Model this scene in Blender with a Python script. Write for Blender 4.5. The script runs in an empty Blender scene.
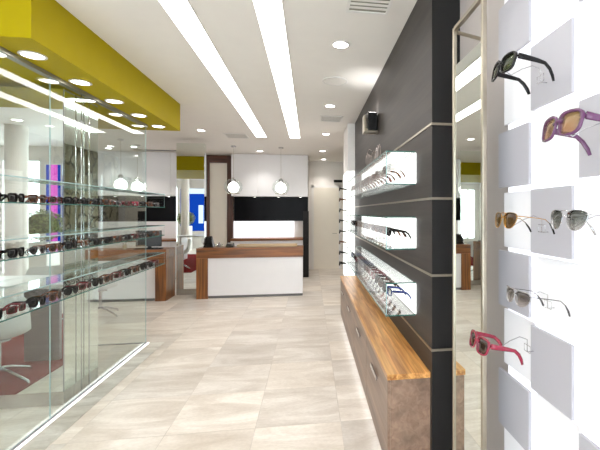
import bpy, bmesh, math, random
from mathutils import Vector, Matrix
R = random.Random(7)
S = bpy.context.scene
COL = S.collection
PI = math.pi

# ------------------------------------------------------------------ materials
def lin(c):
    c = c / 255.0
    return c / 12.92 if c <= 0.04045 else ((c + 0.055) / 1.055) ** 2.4
def rgb(r, g, b): return (lin(r), lin(g), lin(b), 1.0)

def newmat(name):
    m = bpy.data.materials.new(name); m.use_nodes = True
    nt = m.node_tree; nt.nodes.clear()
    out = nt.nodes.new('ShaderNodeOutputMaterial')
    return m, nt, out
def L(nt, a, b): nt.links.new(a, b)
def coords(nt, scale=(1, 1, 1), rot=(0, 0, 0), kind='Object'):
    tc = nt.nodes.new('ShaderNodeTexCoord'); mp = nt.nodes.new('ShaderNodeMapping')
    mp.inputs['Scale'].default_value = scale; mp.inputs['Rotation'].default_value = rot
    L(nt, tc.outputs[kind], mp.inputs['Vector']); return mp.outputs['Vector']
def ramp(nt, fac, stops):
    r = nt.nodes.new('ShaderNodeValToRGB'); e = r.color_ramp.elements
    while len(e) < len(stops): e.new(0.5)
    for i, (p, c) in enumerate(stops): e[i].position = p; e[i].color = c
    L(nt, fac, r.inputs['Fac']); return r.outputs['Color']

def paint(name, col, rough=0.5, metal=0.0, var=0.04, nscale=6.0, bump=0.0, spec=0.5, coat=0.0):
    m, nt, out = newmat(name)
    b = nt.nodes.new('ShaderNodeBsdfPrincipled')
    n = nt.nodes.new('ShaderNodeTexNoise'); n.inputs['Scale'].default_value = nscale; n.inputs['Detail'].default_value = 4
    L(nt, coords(nt), n.inputs['Vector'])
    lo = tuple(max(0, c * (1 - var)) for c in col[:3]) + (1,)
    hi = tuple(min(1, c * (1 + var)) for c in col[:3]) + (1,)
    L(nt, ramp(nt, n.outputs['Fac'], [(0.3, lo), (0.7, hi)]), b.inputs['Base Color'])
    b.inputs['Roughness'].default_value = rough; b.inputs['Metallic'].default_value = metal
    b.inputs['Specular IOR Level'].default_value = spec; b.inputs['Coat Weight'].default_value = coat
    if bump:
        bp = nt.nodes.new('ShaderNodeBump'); bp.inputs['Strength'].default_value = bump; bp.inputs['Distance'].default_value = 0.002
        L(nt, n.outputs['Fac'], bp.inputs['Height']); L(nt, bp.outputs['Normal'], b.inputs['Normal'])
    L(nt, b.outputs[0], out.inputs[0]); return m

def emit(name, col, strength):
    m, nt, out = newmat(name)
    e = nt.nodes.new('ShaderNodeEmission'); e.inputs['Color'].default_value = col; e.inputs['Strength'].default_value = strength
    L(nt, e.outputs[0], out.inputs[0]); return m

def litpanel(name, col, strength):      # opal acrylic lit from within
    m, nt, out = newmat(name)
    b = nt.nodes.new('ShaderNodeBsdfPrincipled'); b.inputs['Base Color'].default_value = col
    b.inputs['Roughness'].default_value = 0.35
    b.inputs['Emission Color'].default_value = col; b.inputs['Emission Strength'].default_value = strength
    L(nt, b.outputs[0], out.inputs[0]); return m

def wood(name, dark, light, axis='x', scale=1.0, rough=0.35):
    m, nt, out = newmat(name)
    b = nt.nodes.new('ShaderNodeBsdfPrincipled')
    st = {'x': (0.8, 16, 16), 'y': (16, 0.8, 16), 'z': (16, 16, 0.8)}[axis]
    v = coords(nt, tuple(s * scale for s in st))
    n = nt.nodes.new('ShaderNodeTexNoise'); n.inputs['Scale'].default_value = 1.6; n.inputs['Detail'].default_value = 8
    n.inputs['Distortion'].default_value = 0.9; L(nt, v, n.inputs['Vector'])
    n2 = nt.nodes.new('ShaderNodeTexNoise'); n2.inputs['Scale'].default_value = 0.5; n2.inputs['Detail'].default_value = 2
    L(nt, v, n2.inputs['Vector'])
    mid = tuple((a + c) / 2 for a, c in zip(dark, light))
    c1 = ramp(nt, n.outputs['Fac'], [(0.3, dark), (0.5, mid), (0.68, light)])
    c2 = ramp(nt, n2.outputs['Fac'], [(0.35, (0.7, 0.7, 0.7, 1)), (0.65, (1.12, 1.1, 1.08, 1))])
    mx = nt.nodes.new('ShaderNodeMix'); mx.data_type = 'RGBA'; mx.blend_type = 'MULTIPLY'; mx.inputs[0].default_value = 1
    L(nt, c1, mx.inputs[6]); L(nt, c2, mx.inputs[7]); L(nt, mx.outputs[2], b.inputs['Base Color'])
    b.inputs['Roughness'].default_value = rough
    L(nt, b.outputs[0], out.inputs[0]); return m

def fresnel(nt, ior):        # thin sheet: the same outside reflectance on both faces
    g = nt.nodes.new('ShaderNodeNewGeometry'); mr = nt.nodes.new('ShaderNodeMapRange')
    mr.inputs['To Min'].default_value = ior; mr.inputs['To Max'].default_value = 1 / ior
    L(nt, g.outputs['Backfacing'], mr.inputs['Value'])
    f = nt.nodes.new('ShaderNodeFresnel'); L(nt, mr.outputs[0], f.inputs['IOR']); return f

def glass(name, tint=(0.96, 0.99, 0.98, 1), ior=1.5, gloss=(1, 1, 1, 1)):
    m, nt, out = newmat(name)
    t = nt.nodes.new('ShaderNodeBsdfTransparent'); t.inputs['Color'].default_value = tint
    g = nt.nodes.new('ShaderNodeBsdfGlossy'); g.inputs['Roughness'].default_value = 0.0; g.inputs['Color'].default_value = gloss
    f = fresnel(nt, ior)
    mx = nt.nodes.new('ShaderNodeMixShader')
    L(nt, f.outputs[0], mx.inputs[0]); L(nt, t.outputs[0], mx.inputs[1]); L(nt, g.outputs[0], mx.inputs[2])
    L(nt, mx.outputs[0], out.inputs[0]); return m

def lensmat(name, top, bottom, opaque=0.0):     # tinted lens, graded from top tint to bottom tint
    m, nt, out = newmat(name)
    tc = nt.nodes.new('ShaderNodeTexCoord'); sp = nt.nodes.new('ShaderNodeSeparateXYZ'); L(nt, tc.outputs['Object'], sp.inputs[0])
    mr = nt.nodes.new('ShaderNodeMapRange'); mr.inputs['From Min'].default_value = -0.024; mr.inputs['From Max'].default_value = 0.02
    L(nt, sp.outputs['Z'], mr.inputs['Value'])
    c = ramp(nt, mr.outputs[0], [(0.0, bottom), (1.0, top)])
    t = nt.nodes.new('ShaderNodeBsdfTransparent'); L(nt, c, t.inputs['Color'])
    d = nt.nodes.new('ShaderNodeBsdfDiffuse'); L(nt, c, d.inputs['Color'])
    m0 = nt.nodes.new('ShaderNodeMixShader'); m0.inputs[0].default_value = opaque
    L(nt, t.outputs[0], m0.inputs[1]); L(nt, d.outputs[0], m0.inputs[2])
    g = nt.nodes.new('ShaderNodeBsdfGlossy'); g.inputs['Roughness'].default_value = 0.03
    f = fresnel(nt, 1.55)
    mx = nt.nodes.new('ShaderNodeMixShader')
    L(nt, f.outputs[0], mx.inputs[0]); L(nt, m0.outputs[0], mx.inputs[1]); L(nt, g.outputs[0], mx.inputs[2])
    L(nt, mx.outputs[0], out.inputs[0]); return m

def stone_tiles(name, a, b_, joint, tile=0.612, off=(0.40, 0.12), streak=True):
    m, nt, out = newmat(name)
    b = nt.nodes.new('ShaderNodeBsdfPrincipled')
    tc = nt.nodes.new('ShaderNodeTexCoord'); mp = nt.nodes.new('ShaderNodeMapping')
    mp.inputs['Location'].default_value = (off[0], off[1], 0); L(nt, tc.outputs['Object'], mp.inputs['Vector'])
    br = nt.nodes.new('ShaderNodeTexBrick'); br.offset = 0.0; br.squash = 1.0
    br.inputs['Scale'].default_value = 1.0; br.inputs['Brick Width'].default_value = tile * 1.03; br.inputs['Row Height'].default_value = tile
    br.inputs['Mortar Size'].default_value = 0.0028; br.inputs['Mortar Smooth'].default_value = 0.2; br.inputs['Bias'].default_value = 0.0
    br.inputs['Color1'].default_value = (0.86, 0.86, 0.86, 1); br.inputs['Color2'].default_value = (1.08, 1.07, 1.05, 1)
    br.inputs['Mortar'].default_value = joint
    L(nt, mp.outputs['Vector'], br.inputs['Vector'])
    n = nt.nodes.new('ShaderNodeTexNoise'); n.inputs['Scale'].default_value = 1.0; n.inputs['Detail'].default_value = 8
    n.inputs['Roughness'].default_value = 0.62; n.inputs['Distortion'].default_value = 1.1
    # each tile has its own piece of stone: shift the noise by the tile tone
    ad = nt.nodes.new('ShaderNodeVectorMath'); ad.operation = 'MULTIPLY_ADD'
    L(nt, br.outputs['Color'], ad.inputs[0]); ad.inputs[1].default_value = (9, 7, 5)
    L(nt, coords(nt, (1.3, 4.2, 1), (0, 0, 0.35)), ad.inputs[2])
    L(nt, ad.outputs[0], n.inputs['Vector'])
    n2 = nt.nodes.new('ShaderNodeTexNoise'); n2.inputs['Scale'].default_value = 34; n2.inputs['Detail'].default_value = 5
    L(nt, coords(nt, (1, 1.8, 1)), n2.inputs['Vector'])
    c1 = ramp(nt, n.outputs['Fac'], [(0.28, a), (0.5, tuple((p + q) / 2 for p, q in zip(a, b_))), (0.66, b_)])
    c2 = ramp(nt, n2.outputs['Fac'], [(0.3, (0.93, 0.92, 0.91, 1)), (0.7, (1.04, 1.04, 1.04, 1))])
    x1 = nt.nodes.new('ShaderNodeMix'); x1.data_type = 'RGBA'; x1.blend_type = 'MULTIPLY'; x1.inputs[0].default_value = 1
    L(nt, c1, x1.inputs[6]); L(nt, c2, x1.inputs[7])
    x2 = nt.nodes.new('ShaderNodeMix'); x2.data_type = 'RGBA'; x2.blend_type = 'MULTIPLY'; x2.inputs[0].default_value = 1
    L(nt, x1.outputs[2], x2.inputs[6]); L(nt, br.outputs['Color'], x2.inputs[7])
    L(nt, x2.outputs[2], b.inputs['Base Color'])
    b.inputs['Roughness'].default_value = 0.36
    L(nt, b.outputs[0], out.inputs[0]); return m

def pebbles(name):
    m, nt, out = newmat(name)
    b = nt.nodes.new('ShaderNodeBsdfPrincipled')
    v = nt.nodes.new('ShaderNodeTexVoronoi'); v.feature = 'DISTANCE_TO_EDGE'; v.inputs['Scale'].default_value = 2.6
    v2 = nt.nodes.new('ShaderNodeTexVoronoi'); v2.inputs['Scale'].default_value = 2.6
    co = coords(nt, (1, 1, 0.7), (0.5, 0.2, 0)); n = nt.nodes.new('ShaderNodeTexNoise'); n.inputs['Scale'].default_value = 3
    L(nt, co, n.inputs['Vector'])
    va = nt.nodes.new('ShaderNodeVectorMath'); va.operation = 'MULTIPLY_ADD'; va.inputs[1].default_value = (0.5, 0.5, 0.5)
    L(nt, n.outputs['Color'], va.inputs[0]); L(nt, co, va.inputs[2])
    L(nt, va.outputs[0], v.inputs['Vector']); L(nt, va.outputs[0], v2.inputs['Vector'])
    c1 = ramp(nt, v.outputs['Distance'], [(0.02, (0.06, 0.05, 0.03, 1)), (0.09, (1, 1, 1, 1))])
    c2 = ramp(nt, v2.outputs['Color'], [(0.2, rgb(120, 110, 80)), (0.5, rgb(175, 168, 140)), (0.8, rgb(205, 200, 180))])
    x = nt.nodes.new('ShaderNodeMix'); x.data_type = 'RGBA'; x.blend_type = 'MULTIPLY'; x.inputs[0].default_value = 1
    L(nt, c1, x.inputs[6]); L(nt, c2, x.inputs[7]); L(nt, x.outputs[2], b.inputs['Base Color']); b.inputs['Roughness'].default_value = 0.6
    bp = nt.nodes.new('ShaderNodeBump'); bp.inputs['Distance'].default_value = 0.02; L(nt, v.outputs['Distance'], bp.inputs['Height']); L(nt, bp.outputs[0], b.inputs['Normal'])
    L(nt, b.outputs[0], out.inputs[0]); return m

M = dict(
    ceiling=paint('ceiling_paint', rgb(240, 236, 231), 0.8, var=0.01),
    wall=paint('wall_paint', rgb(234, 229, 224), 0.7, var=0.01),
    wall_cool=paint('cool_wall_paint', rgb(188, 181, 178), 0.6, var=0.01),
    olive=paint('olive_yellow_paint', rgb(172, 154, 0), 0.6, var=0.02, spec=0.15),
    dark=wood('charcoal_veneer', rgb(50, 44, 41), rgb(63, 57, 54), 'y', 1.4, 0.5),
    black=wood('black_veneer', rgb(5, 4, 5), rgb(12, 9, 10), 'z', 1.4, 0.7),
    blackgloss=paint('black_lacquered_glass', rgb(9, 7, 10), 0.28, var=0.1, spec=0.08),
    white=paint('white_lacquer', rgb(238, 236, 238), 0.3, var=0.01),
    whitem=paint('white_matt', rgb(236, 233, 230), 0.55, var=0.01),
    cream=paint('cream_door_paint', rgb(242, 234, 220), 0.5, var=0.01),
    floor=stone_tiles('travertine_floor', rgb(202, 190, 177), rgb(240, 233, 226), (0.84, 0.82, 0.80, 1)),
    border=stone_tiles('border_stone', rgb(176, 168, 156), rgb(236, 233, 226), (0.6, 0.58, 0.55, 1), 1.2),
    plinth=stone_tiles('plinth_stone', rgb(150, 140, 128), rgb(186, 178, 165), (0.6, 0.58, 0.55, 1), 3.0),
    walnut_x=wood('walnut_horizontal', rgb(92, 50, 16), rgb(160, 98, 42), 'x'),
    walnut_z=wood('walnut_vertical', rgb(92, 50, 16), rgb(166, 104, 46), 'z'),
    walnut_dark=wood('dark_walnut', rgb(52, 24, 12), rgb(96, 52, 30), 'z'),
    walnut_darkx=wood('dark_walnut_rail', rgb(70, 32, 16), rgb(112, 62, 38), 'x'),
    zebra=wood('zebrano_top', rgb(172, 106, 46), rgb(240, 184, 112), 'y', 1.5, 0.3),
    taupe=wood('taupe_veneer', rgb(130, 104, 88), rgb(158, 132, 114), 'y', 1.0, 0.35),
    chrome=paint('chrome', rgb(205, 205, 208), 0.12, 1.0, 0.01),
    steel=paint('brushed_steel', rgb(176, 168, 152), 0.32, 1.0, 0.05, 30),
    track=paint('grey_track_metal', rgb(150, 148, 134), 0.4, 0.6, 0.02),
    grey=paint('grey_metal', rgb(120, 118, 118), 0.45, 0.3, 0.02),
    blackp=paint('black_plastic', rgb(16, 16, 18), 0.25, var=0.05),
    mirror=paint('mirror_silver', rgb(232, 238, 234), 0.0, 1.0, 0.0),
    glass=glass('clear_glass'),
    glass_ar=glass('low_reflection_glass', (0.975, 0.99, 0.985, 1), 1.28),
    glass_front=glass('antireflection_glass', (0.985, 0.995, 0.99, 1), 1.08),
    edge=paint('green_glass_edge', rgb(52, 104, 96), 0.15, var=0.1),
    edge_l=paint('pale_glass_edge', rgb(160, 190, 190), 0.15, var=0.1),
    red=paint('red_carpet', rgb(122, 12, 8), 0.95, var=0.15, nscale=60, bump=0.4, spec=0.1),
    leaf=paint('leaf_green', rgb(130, 140, 84), 0.5, var=0.35, nscale=20),
    desk_grey=paint('grey_laminate', rgb(150, 144, 148), 0.4, var=0.03),
    tray=wood('pale_oak', rgb(190, 160, 118), rgb(220, 196, 158), 'x'),
    stone=pebbles('pebble_feature_wall'),
    script=paint('silver_lettering', rgb(160, 148, 142), 0.4, 0.1, 0.02),
    lamp=emit('lamp_diffuser', (1, 0.985, 0.96, 1), 9.0),
    strip=emit('strip_diffuser', (1, 0.965, 0.93, 1), 3.6),
    globe=emit('globe_bulb', (1, 0.97, 0.93, 1), 3.0),
    led=emit('led_strip', (0.97, 0.99, 1, 1), 2.0),
    backlit=litpanel('backlit_board_and_painted_glow', (0.93, 0.94, 0.98, 1), 0.42),
    caselit=litpanel('lit_case_back', (0.96, 0.98, 0.97, 1), 0.75),
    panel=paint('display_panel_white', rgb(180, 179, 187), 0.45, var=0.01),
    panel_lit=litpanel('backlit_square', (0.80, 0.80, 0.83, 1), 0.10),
    sky_blue=emit('backlit_blue_poster', rgb(18, 64, 170), 0.75),
    sky_pale=emit('backlit_pale_poster', rgb(190, 215, 245), 1.1),
    pink=emit('backlit_pink_poster', rgb(205, 90, 185), 0.9),
)

# ------------------------------------------------------------------ mesh helpers
class MB:
    def __init__(s): s.v = []; s.f = []; s.mi = []
    def add(s, vs, fs, mi=0):
        n = len(s.v); s.v += [tuple(v) for v in vs]
        for f in fs: s.f.append(tuple(i + n for i in f)); s.mi.append(mi)
        return s
    def box(s, x0, x1, y0, y1, z0, z1, mi=0, emi=None, thin=None):
        vs = [(x0, y0, z0), (x1, y0, z0), (x1, y1, z0), (x0, y1, z0), (x0, y0, z1), (x1, y0, z1), (x1, y1, z1), (x0, y1, z1)]
        fs = [(0, 3, 2, 1), (4, 5, 6, 7), (0, 1, 5, 4), (2, 3, 7, 6), (1, 2, 6, 5), (3, 0, 4, 7)]
        ax = [2, 2, 1, 1, 0, 0]; n = len(s.v); s.v += vs
        for f, a in zip(fs, ax):
            s.f.append(tuple(i + n for i in f)); s.mi.append(mi if (emi is None or a == thin) else emi)
        return s
    def sheet(s, x0, x1, y0, y1, z0, z1):       # a glass sheet: clear faces, coloured narrow edges
        d = [x1 - x0, y1 - y0, z1 - z0]; return s.box(x0, x1, y0, y1, z0, z1, 0, 1, d.index(min(d)))
    def hexa(s, lo, hi, mi=0):                   # two quads of four points
        return s.add(list(lo) + list(hi), [(0, 3, 2, 1), (4, 5, 6, 7), (0, 1, 5, 4), (1, 2, 6, 5), (2, 3, 7, 6), (3, 0, 4, 7)], mi)
    def tube(s, pts, r, n=8, mi=0, flat=1.0):
        P = [Vector(p) for p in pts]; rr = r if isinstance(r, (list, tuple)) else [r] * len(P)
        vs = []; up0 = Vector((0, 0, 1))
        t0 = (P[1] - P[0]).normalized()
        if abs(t0.dot(up0)) > 0.95: up0 = Vector((1, 0, 0))
        for i, p in enumerate(P):
            t = (P[min(i + 1, len(P) - 1)] - P[max(i - 1, 0)]).normalized()
            a = t.cross(up0)
            if a.length < 1e-4: a = t.cross(Vector((0, 1, 0)))
            a.normalize(); b = a.cross(t).normalized()
            for k in range(n):
                an = 2 * PI * k / n; vs.append(p + a * math.cos(an) * rr[i] * flat + b * math.sin(an) * rr[i])
        fs = []
        for i in range(len(P) - 1):
            for k in range(n):
                k2 = (k + 1) % n; fs.append((i * n + k, i * n + k2, (i + 1) * n + k2, (i + 1) * n + k))
        fs.append(tuple(range(n))[::-1]); fs.append(tuple((len(P) - 1) * n + k for k in range(n)))
        return s.add(vs, fs, mi)
    def lathe(s, prof, c=(0, 0, 0), n=24, mi=0, axis='z', cap=True):
        vs = []
        for r, h in prof:
            for k in range(n):
                a = 2 * PI * k / n; u, w = r * math.cos(a), r * math.sin(a)
                vs.append((c[0] + u, c[1] + w, c[2] + h) if axis == 'z' else ((c[0] + h, c[1] + u, c[2] + w) if axis == 'x' else (c[0] + u, c[1] + h, c[2] + w)))
        fs = []
        for i in range(len(prof) - 1):
            for k in range(n):
                k2 = (k + 1) % n; fs.append((i * n + k, i * n + k2, (i + 1) * n + k2, (i + 1) * n + k))
        if cap:
            fs.append(tuple(range(n))[::-1]); fs.append(tuple((len(prof) - 1) * n + k for k in range(n)))
        return s.add(vs, fs, mi)
    def build(s, name, mats, parent=None, origin=None, smooth=False, bevel=0.0, world=True):
        if not isinstance(mats, (list, tuple)): mats = [mats]
        off = Vector((0, 0, 0))
        if parent is not None and world: 
            off = Vector(parent.location); pp = parent.parent
            while pp is not None: off += Vector(pp.location); pp = pp.parent
        if origin is not None: off = Vector(origin)
        me = bpy.data.meshes.new(name); me.from_pydata([tuple(Vector(v) - off) for v in s.v], [], s.f)
        for mt in mats: me.materials.append(mt)
        me.polygons.foreach_set('material_index', s.mi)
        bm = bmesh.new(); bm.from_mesh(me); bmesh.ops.recalc_face_normals(bm, faces=bm.faces); bm.to_mesh(me); bm.free()
        if smooth: me.polygons.foreach_set('use_smooth', [True] * len(me.polygons))
        me.update()
        o = bpy.data.objects.new(name, me); COL.objects.link(o)
        if parent is not None: o.parent = parent
        if origin is not None: o.location = origin
        if bevel:
            md = o.modifiers.new('bevel', 'BEVEL'); md.width = bevel; md.segments = 2; md.limit_method = 'ANGLE'
        return o
def tag(o, label, cat, group=None):
    o['label'] = label; o['category'] = cat
    if group: o['group'] = group
    return o
def thing(name, label, cat, loc=(0, 0, 0), group=None, rot=(0, 0, 0)):
    o = bpy.data.objects.new(name, None); COL.objects.link(o); o.empty_display_size = 0.05
    o.location = loc; o.rotation_euler = rot; return tag(o, label, cat, group)
def struct(name, mb, m, origin=None, label=None, parent=None):
    o = mb.build(name, m, parent=parent, origin=origin)
    if parent is None: o['kind'] = 'structure'
    if label: o['label'] = label
    return o
def copy_tree(o, parent=None):
    c = o.copy(); COL.objects.link(c)
    if parent is not None: c.parent = parent
    for ch in list(o.children): copy_tree(ch, c)
    return c
def setlabel(o, label, cat, group=None):
    return tag(o, label, cat, group)

CH = 3.02       # ceiling height
# ------------------------------------------------------------------ the room
struct('floor', MB().box(-7.6, 1.15, -2.3, 11.0, -0.08, 0), M['floor'])
struct('ceiling', MB().box(-7.6, 1.15, -2.3, 11.0, CH, CH + 0.08), M['ceiling'])
struct('wall_left', MB().box(-7.6, -7.5, -2.2, 10.1, 0, CH), M['wall'])
struct('wall_back', MB().box(-7.6, -0.03, 10.1, 10.2, 0, CH), M['wall'])
struct('wall_recess_left', MB().box(-0.13, -0.03, 10.2, 10.87, 0, CH), M['wall'])
struct('wall_recess', MB().box(-0.13, 1.1, 10.87, 10.97, 0, CH), M['wall'])
struct('wall_right_far', MB().box(1.0, 1.12, 6.12, 10.87, 0, CH), M['wall'])
struct('wall_right_near', MB().box(0.885, 1.12, -2.2, 2.19, 0, CH), M['wall_cool'])
# charcoal clad wall (long face) with black end
w = MB().box(0.712, 1.12, 2.19, 6.12, 0, CH, 0)
w.mi[2] = 1
wr = struct('wall_right', w, [M['dark'], M['black']])
for i, z in enumerate((2.12, 1.68, 1.225, 0.785)):
    struct('trim_%d' % (i + 1), MB().box(0.706, 0.712, 2.184, 6.12, z - 0.007, z + 0.007).box(0.712, 0.885, 2.184, 2.19, z - 0.007, z + 0.007), M['steel'])
# pebble feature facing at the far end of the right wall
struct('trim_5', MB().box(0.975, 1.0, 8.35, 10.87, 0.92, CH), M['stone'], label='pebble patterned feature facing')
struct('trim_6', MB().box(0.90, 1.0, 8.35, 10.87, 0, 0.92), M['whitem'], label='white ledge below the pebble facing')
# lowered olive ceiling field
struct('trim_7', MB().box(-7.5, -1.69, 2.64, 5.38, 2.666, CH), M['olive'], label='olive yellow lowered ceiling')
struct('trim_8', MB().box(-2.015, -1.965, 2.66, 5.06, 2.636, 2.666), M['track'], label='grey track along the glass screen')
# stone border of the walkway with its light line
struct('trim_9', MB().box(-1.936, -1.765, 0.2, 5.05, 0, 0.006), M['border'], label='stone border strip of the walkway')
tag(MB().box(-1.955, -1.941, 0.2, 5.04, 0.001, 0.010).build('floor_light_strip', M['led'], origin=(-1.948, 0.2, 0)),
    'thin bright light line in the floor along the glass screen', 'light strip')
# front wall with its storefront window, an added daylight opening and the entrance
fw = MB()
def wallseg(x0, x1, z0, z1): fw.box(x0, x1, -2.3, -2.2, z0, z1)
wallseg(-7.6, -7.3, 0, CH); wallseg(-7.3, -5.72, 2.75, CH); wallseg(-7.3, -5.72, 0, 0.25); wallseg(-5.72, -4.3, 0, CH)
wallseg(-4.3, -1.6, 2.75, CH); wallseg(-4.3, -1.6, 0, 0.25); wallseg(-1.6, 0.4, 2.6, CH); wallseg(0.4, 1.12, 0, CH)
struct('wall_front', fw, M['wall'])
def window(name, x0, x1, z0, z1, nx):
    w = struct(name, MB().sheet(x0 + 0.03, x1 - 0.03, -2.27, -2.26, z0 + 0.03, z1 - 0.03), [M['glass'], M['edge_l']])
    f = MB().box(x0, x0 + 0.05, -2.3, -2.2, z0, z1).box(x1 - 0.05, x1, -2.3, -2.2, z0, z1).box(x0, x1, -2.3, -2.2, z0, z0 + 0.05).box(x0, x1, -2.3, -2.2, z1 - 0.05, z1)
    for i in range(1, nx):
        x = x0 + (x1 - x0) * i / nx; f.box(x - 0.03, x + 0.03, -2.29, -2.21, z0, z1)
    f.build('window_frame', M['whitem'], w)
window('window_1', -7.3, -5.72, 0.25, 2.75, 4)
window('window_added_daylight', -4.3, -1.6, 0.25, 2.75, 3)  # unseen window added to let more daylight up onto the ceiling
struct('added_blocking_column', MB().lathe([(0.15, 0), (0.15, CH)], (-4.8, -0.1, 0), 32), M['wall'])  # unseen column added to block the pink poster's reflection in the back mirror
d = struct('door_1', MB().sheet(-1.55, 0.35, -2.27, -2.255, 0.05, 2.55), [M['glass'], M['edge_l']])
MB().box(-1.6, -1.54, -2.3, -2.2, 0, 2.6).box(0.34, 0.4, -2.3, -2.2, 0, 2.6).box(-1.6, 0.4, -2.3, -2.2, 2.54, 2.6).box(-0.63, -0.57, -2.3, -2.2, 0, 2.55).build('door_frame', M['grey'], d)
MB().tube([(-0.68, -2.19, 0.9), (-0.68, -2.19, 1.4)], 0.012).tube([(-0.52, -2.19, 0.9), (-0.52, -2.19, 1.4)], 0.012).build('door_handle', M['chrome'], d)

# recess door at the back
d = struct('door_2', MB().box(0.10, 0.80, 10.83, 10.87, 0.0, 2.28), M['cream'])
MB().box(0.04, 0.10, 10.84, 10.87, 0, 2.34).box(0.80, 0.86, 10.84, 10.87, 0, 2.34).box(0.04, 0.86, 10.84, 10.87, 2.28, 2.34).build('door_frame', M['whitem'], d)
MB().tube([(0.74, 10.80, 1.0), (0.62, 10.80, 1.0)], 0.008).tube([(0.74, 10.80, 1.0), (0.74, 10.835, 1.0)], 0.008).build('door_handle', M['steel'], d)
tag(MB().box(0.66, 0.90, 10.79, 10.87, 2.43, 2.50).build('wall_sensor', M['blackp'], origin=(0.78, 10.83, 2.46), bevel=0.008),
    'small black box mounted high on the wall above the recess door', 'sensor')
# back door with dark walnut surround
d = struct('door_3', MB().box(-2.46, -2.04, 10.04, 10.10, 0.0, 2.82), M['cream'])
MB().box(-2.62, -2.46, 9.98, 10.10, 0, CH - 0.02).build('door_jamb', M['walnut_dark'], d)
MB().box(-2.04, -1.90, 9.98, 10.10, 0, CH - 0.02).build('door_jamb', M['walnut_dark'], d)
MB().box(-2.46, -2.04, 9.98, 10.10, 2.82, CH - 0.02).build('door_head', M['walnut_darkx'], d)

# ------------------------------------------------------------------ ceiling fittings
for x, side in ((-0.282, 'right'), (-0.905, 'left')):
    t = thing('light_strip', 'long white recessed light strip, the %s one of the pair on the ceiling' % side, 'ceiling light', (x, 3.0, CH), 'long ceiling light strips')
    MB().box(x - 0.094, x + 0.094, -1.6, 7.48, CH - 0.008, CH - 0.001).build('diffuser', M['strip'], t)
    MB().box(x - 0.1, x - 0.094, -1.606, 7.486, CH - 0.01, CH - 0.0005).box(x + 0.094, x + 0.1, -1.606, 7.486, CH - 0.01, CH - 0.0005).box(x - 0.1, x + 0.1, 7.48, 7.486, CH - 0.01, CH - 0.0005).box(x - 0.1, x + 0.1, -1.606, -1.6, CH - 0.01, CH - 0.0005).build('frame', M['whitem'], t)
def downlight_proto():
    t = thing('downlight', '', 'downlight')
    MB().lathe([(0.062, -0.001), (0.078, -0.001), (0.08, -0.006), (0.064, -0.009), (0.062, -0.001)], n=28, cap=False).build('trim_ring', M['whitem'], t, smooth=True)
    MB().lathe([(0.062, -0.0045), (0.062, -0.002)], n=28).build('lens', M['lamp'], t)
    return t
dl0 = downlight_proto(); used = []
def spot(parent, e, ang=110, size=0.06, z=-0.02):
    l = bpy.data.lights.new('downlight_beam', 'SPOT'); l.energy = e; l.spot_size = math.radians(ang); l.spot_blend = 0.7; l.shadow_soft_size = size
    l.color = (1, 0.97, 0.92)
    o = bpy.data.objects.new('beam', l); COL.objects.link(o); o.parent = parent; o.location = (0, 0, z); return o
def downlight(x, y, z, label, group, e=9):
    t = dl0 if not used else copy_tree(dl0)
    used.append(t); t.location = (x, y, z); tag(t, label, 'downlight', group); t['beam_e'] = e * (2.2 if y > 6.5 else 1)
    return t
ordn = ['first', 'second', 'third', 'fourth', 'fifth', 'sixth', 'seventh', 'eighth', 'ninth', 'tenth', 'eleventh', 'twelfth', 'thirteenth', 'fourteenth', 'fifteenth', 'sixteenth', 'seventeenth', 'eighteenth']
for i, (x, y) in enumerate(((0.257, 3.26), (0.264, 5.16), (0.283, 7.04), (0.288, 9.0))):
    downlight(x, y, CH, 'ceiling downlight beside the charcoal wall, %s from the camera' % ordn[i], 'downlights in the white ceiling')
downlight(0.26, 1.36, CH, 'round downlight in the white ceiling above the near end of the right wall', 'downlights in the white ceiling')
for i, y in enumerate((2.92, 3.47, 4.02, 4.56, 5.11)):
    downlight(-1.86, y, 2.666, 'downlight under the olive lowered ceiling, %s from its near end' % ordn[i], 'downlights in the olive lowered ceiling', 8)
downlight(0.36, 10.42, CH, 'round ceiling downlight in the recess before the cream door', 'downlights in the white ceiling')
downlight(-1.87, 7.03, CH, 'round downlight in the white ceiling just past the olive lowered ceiling', 'downlights in the white ceiling')
downlight(-1.15, 9.23, CH, 'round downlight in the white ceiling between the two pendant cords and the cupboards', 'downlights in the white ceiling')
downlight(-3.78, 9.02, CH, 'round downlight over the left desk, nearer the glass screen edge', 'downlights in the white ceiling')
downlight(-4.42, 9.3, CH, 'round downlight over the left desk, further left behind the glass', 'downlights in the white ceiling')
for i, (x, y) in enumerate(((-4.46, 1.7), (-4.46, 0.4), (-3.0, 1.2), (-3.0, -0.6), (-5.9, 0.4), (-4.4, 6.6))):
    downlight(x, y, CH, 'round ceiling downlight over the red carpet area, reflected in the mirrored pier', 'downlights over the carpet area')
for t in used: spot(t, t['beam_e']); del t['beam_e']

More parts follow.
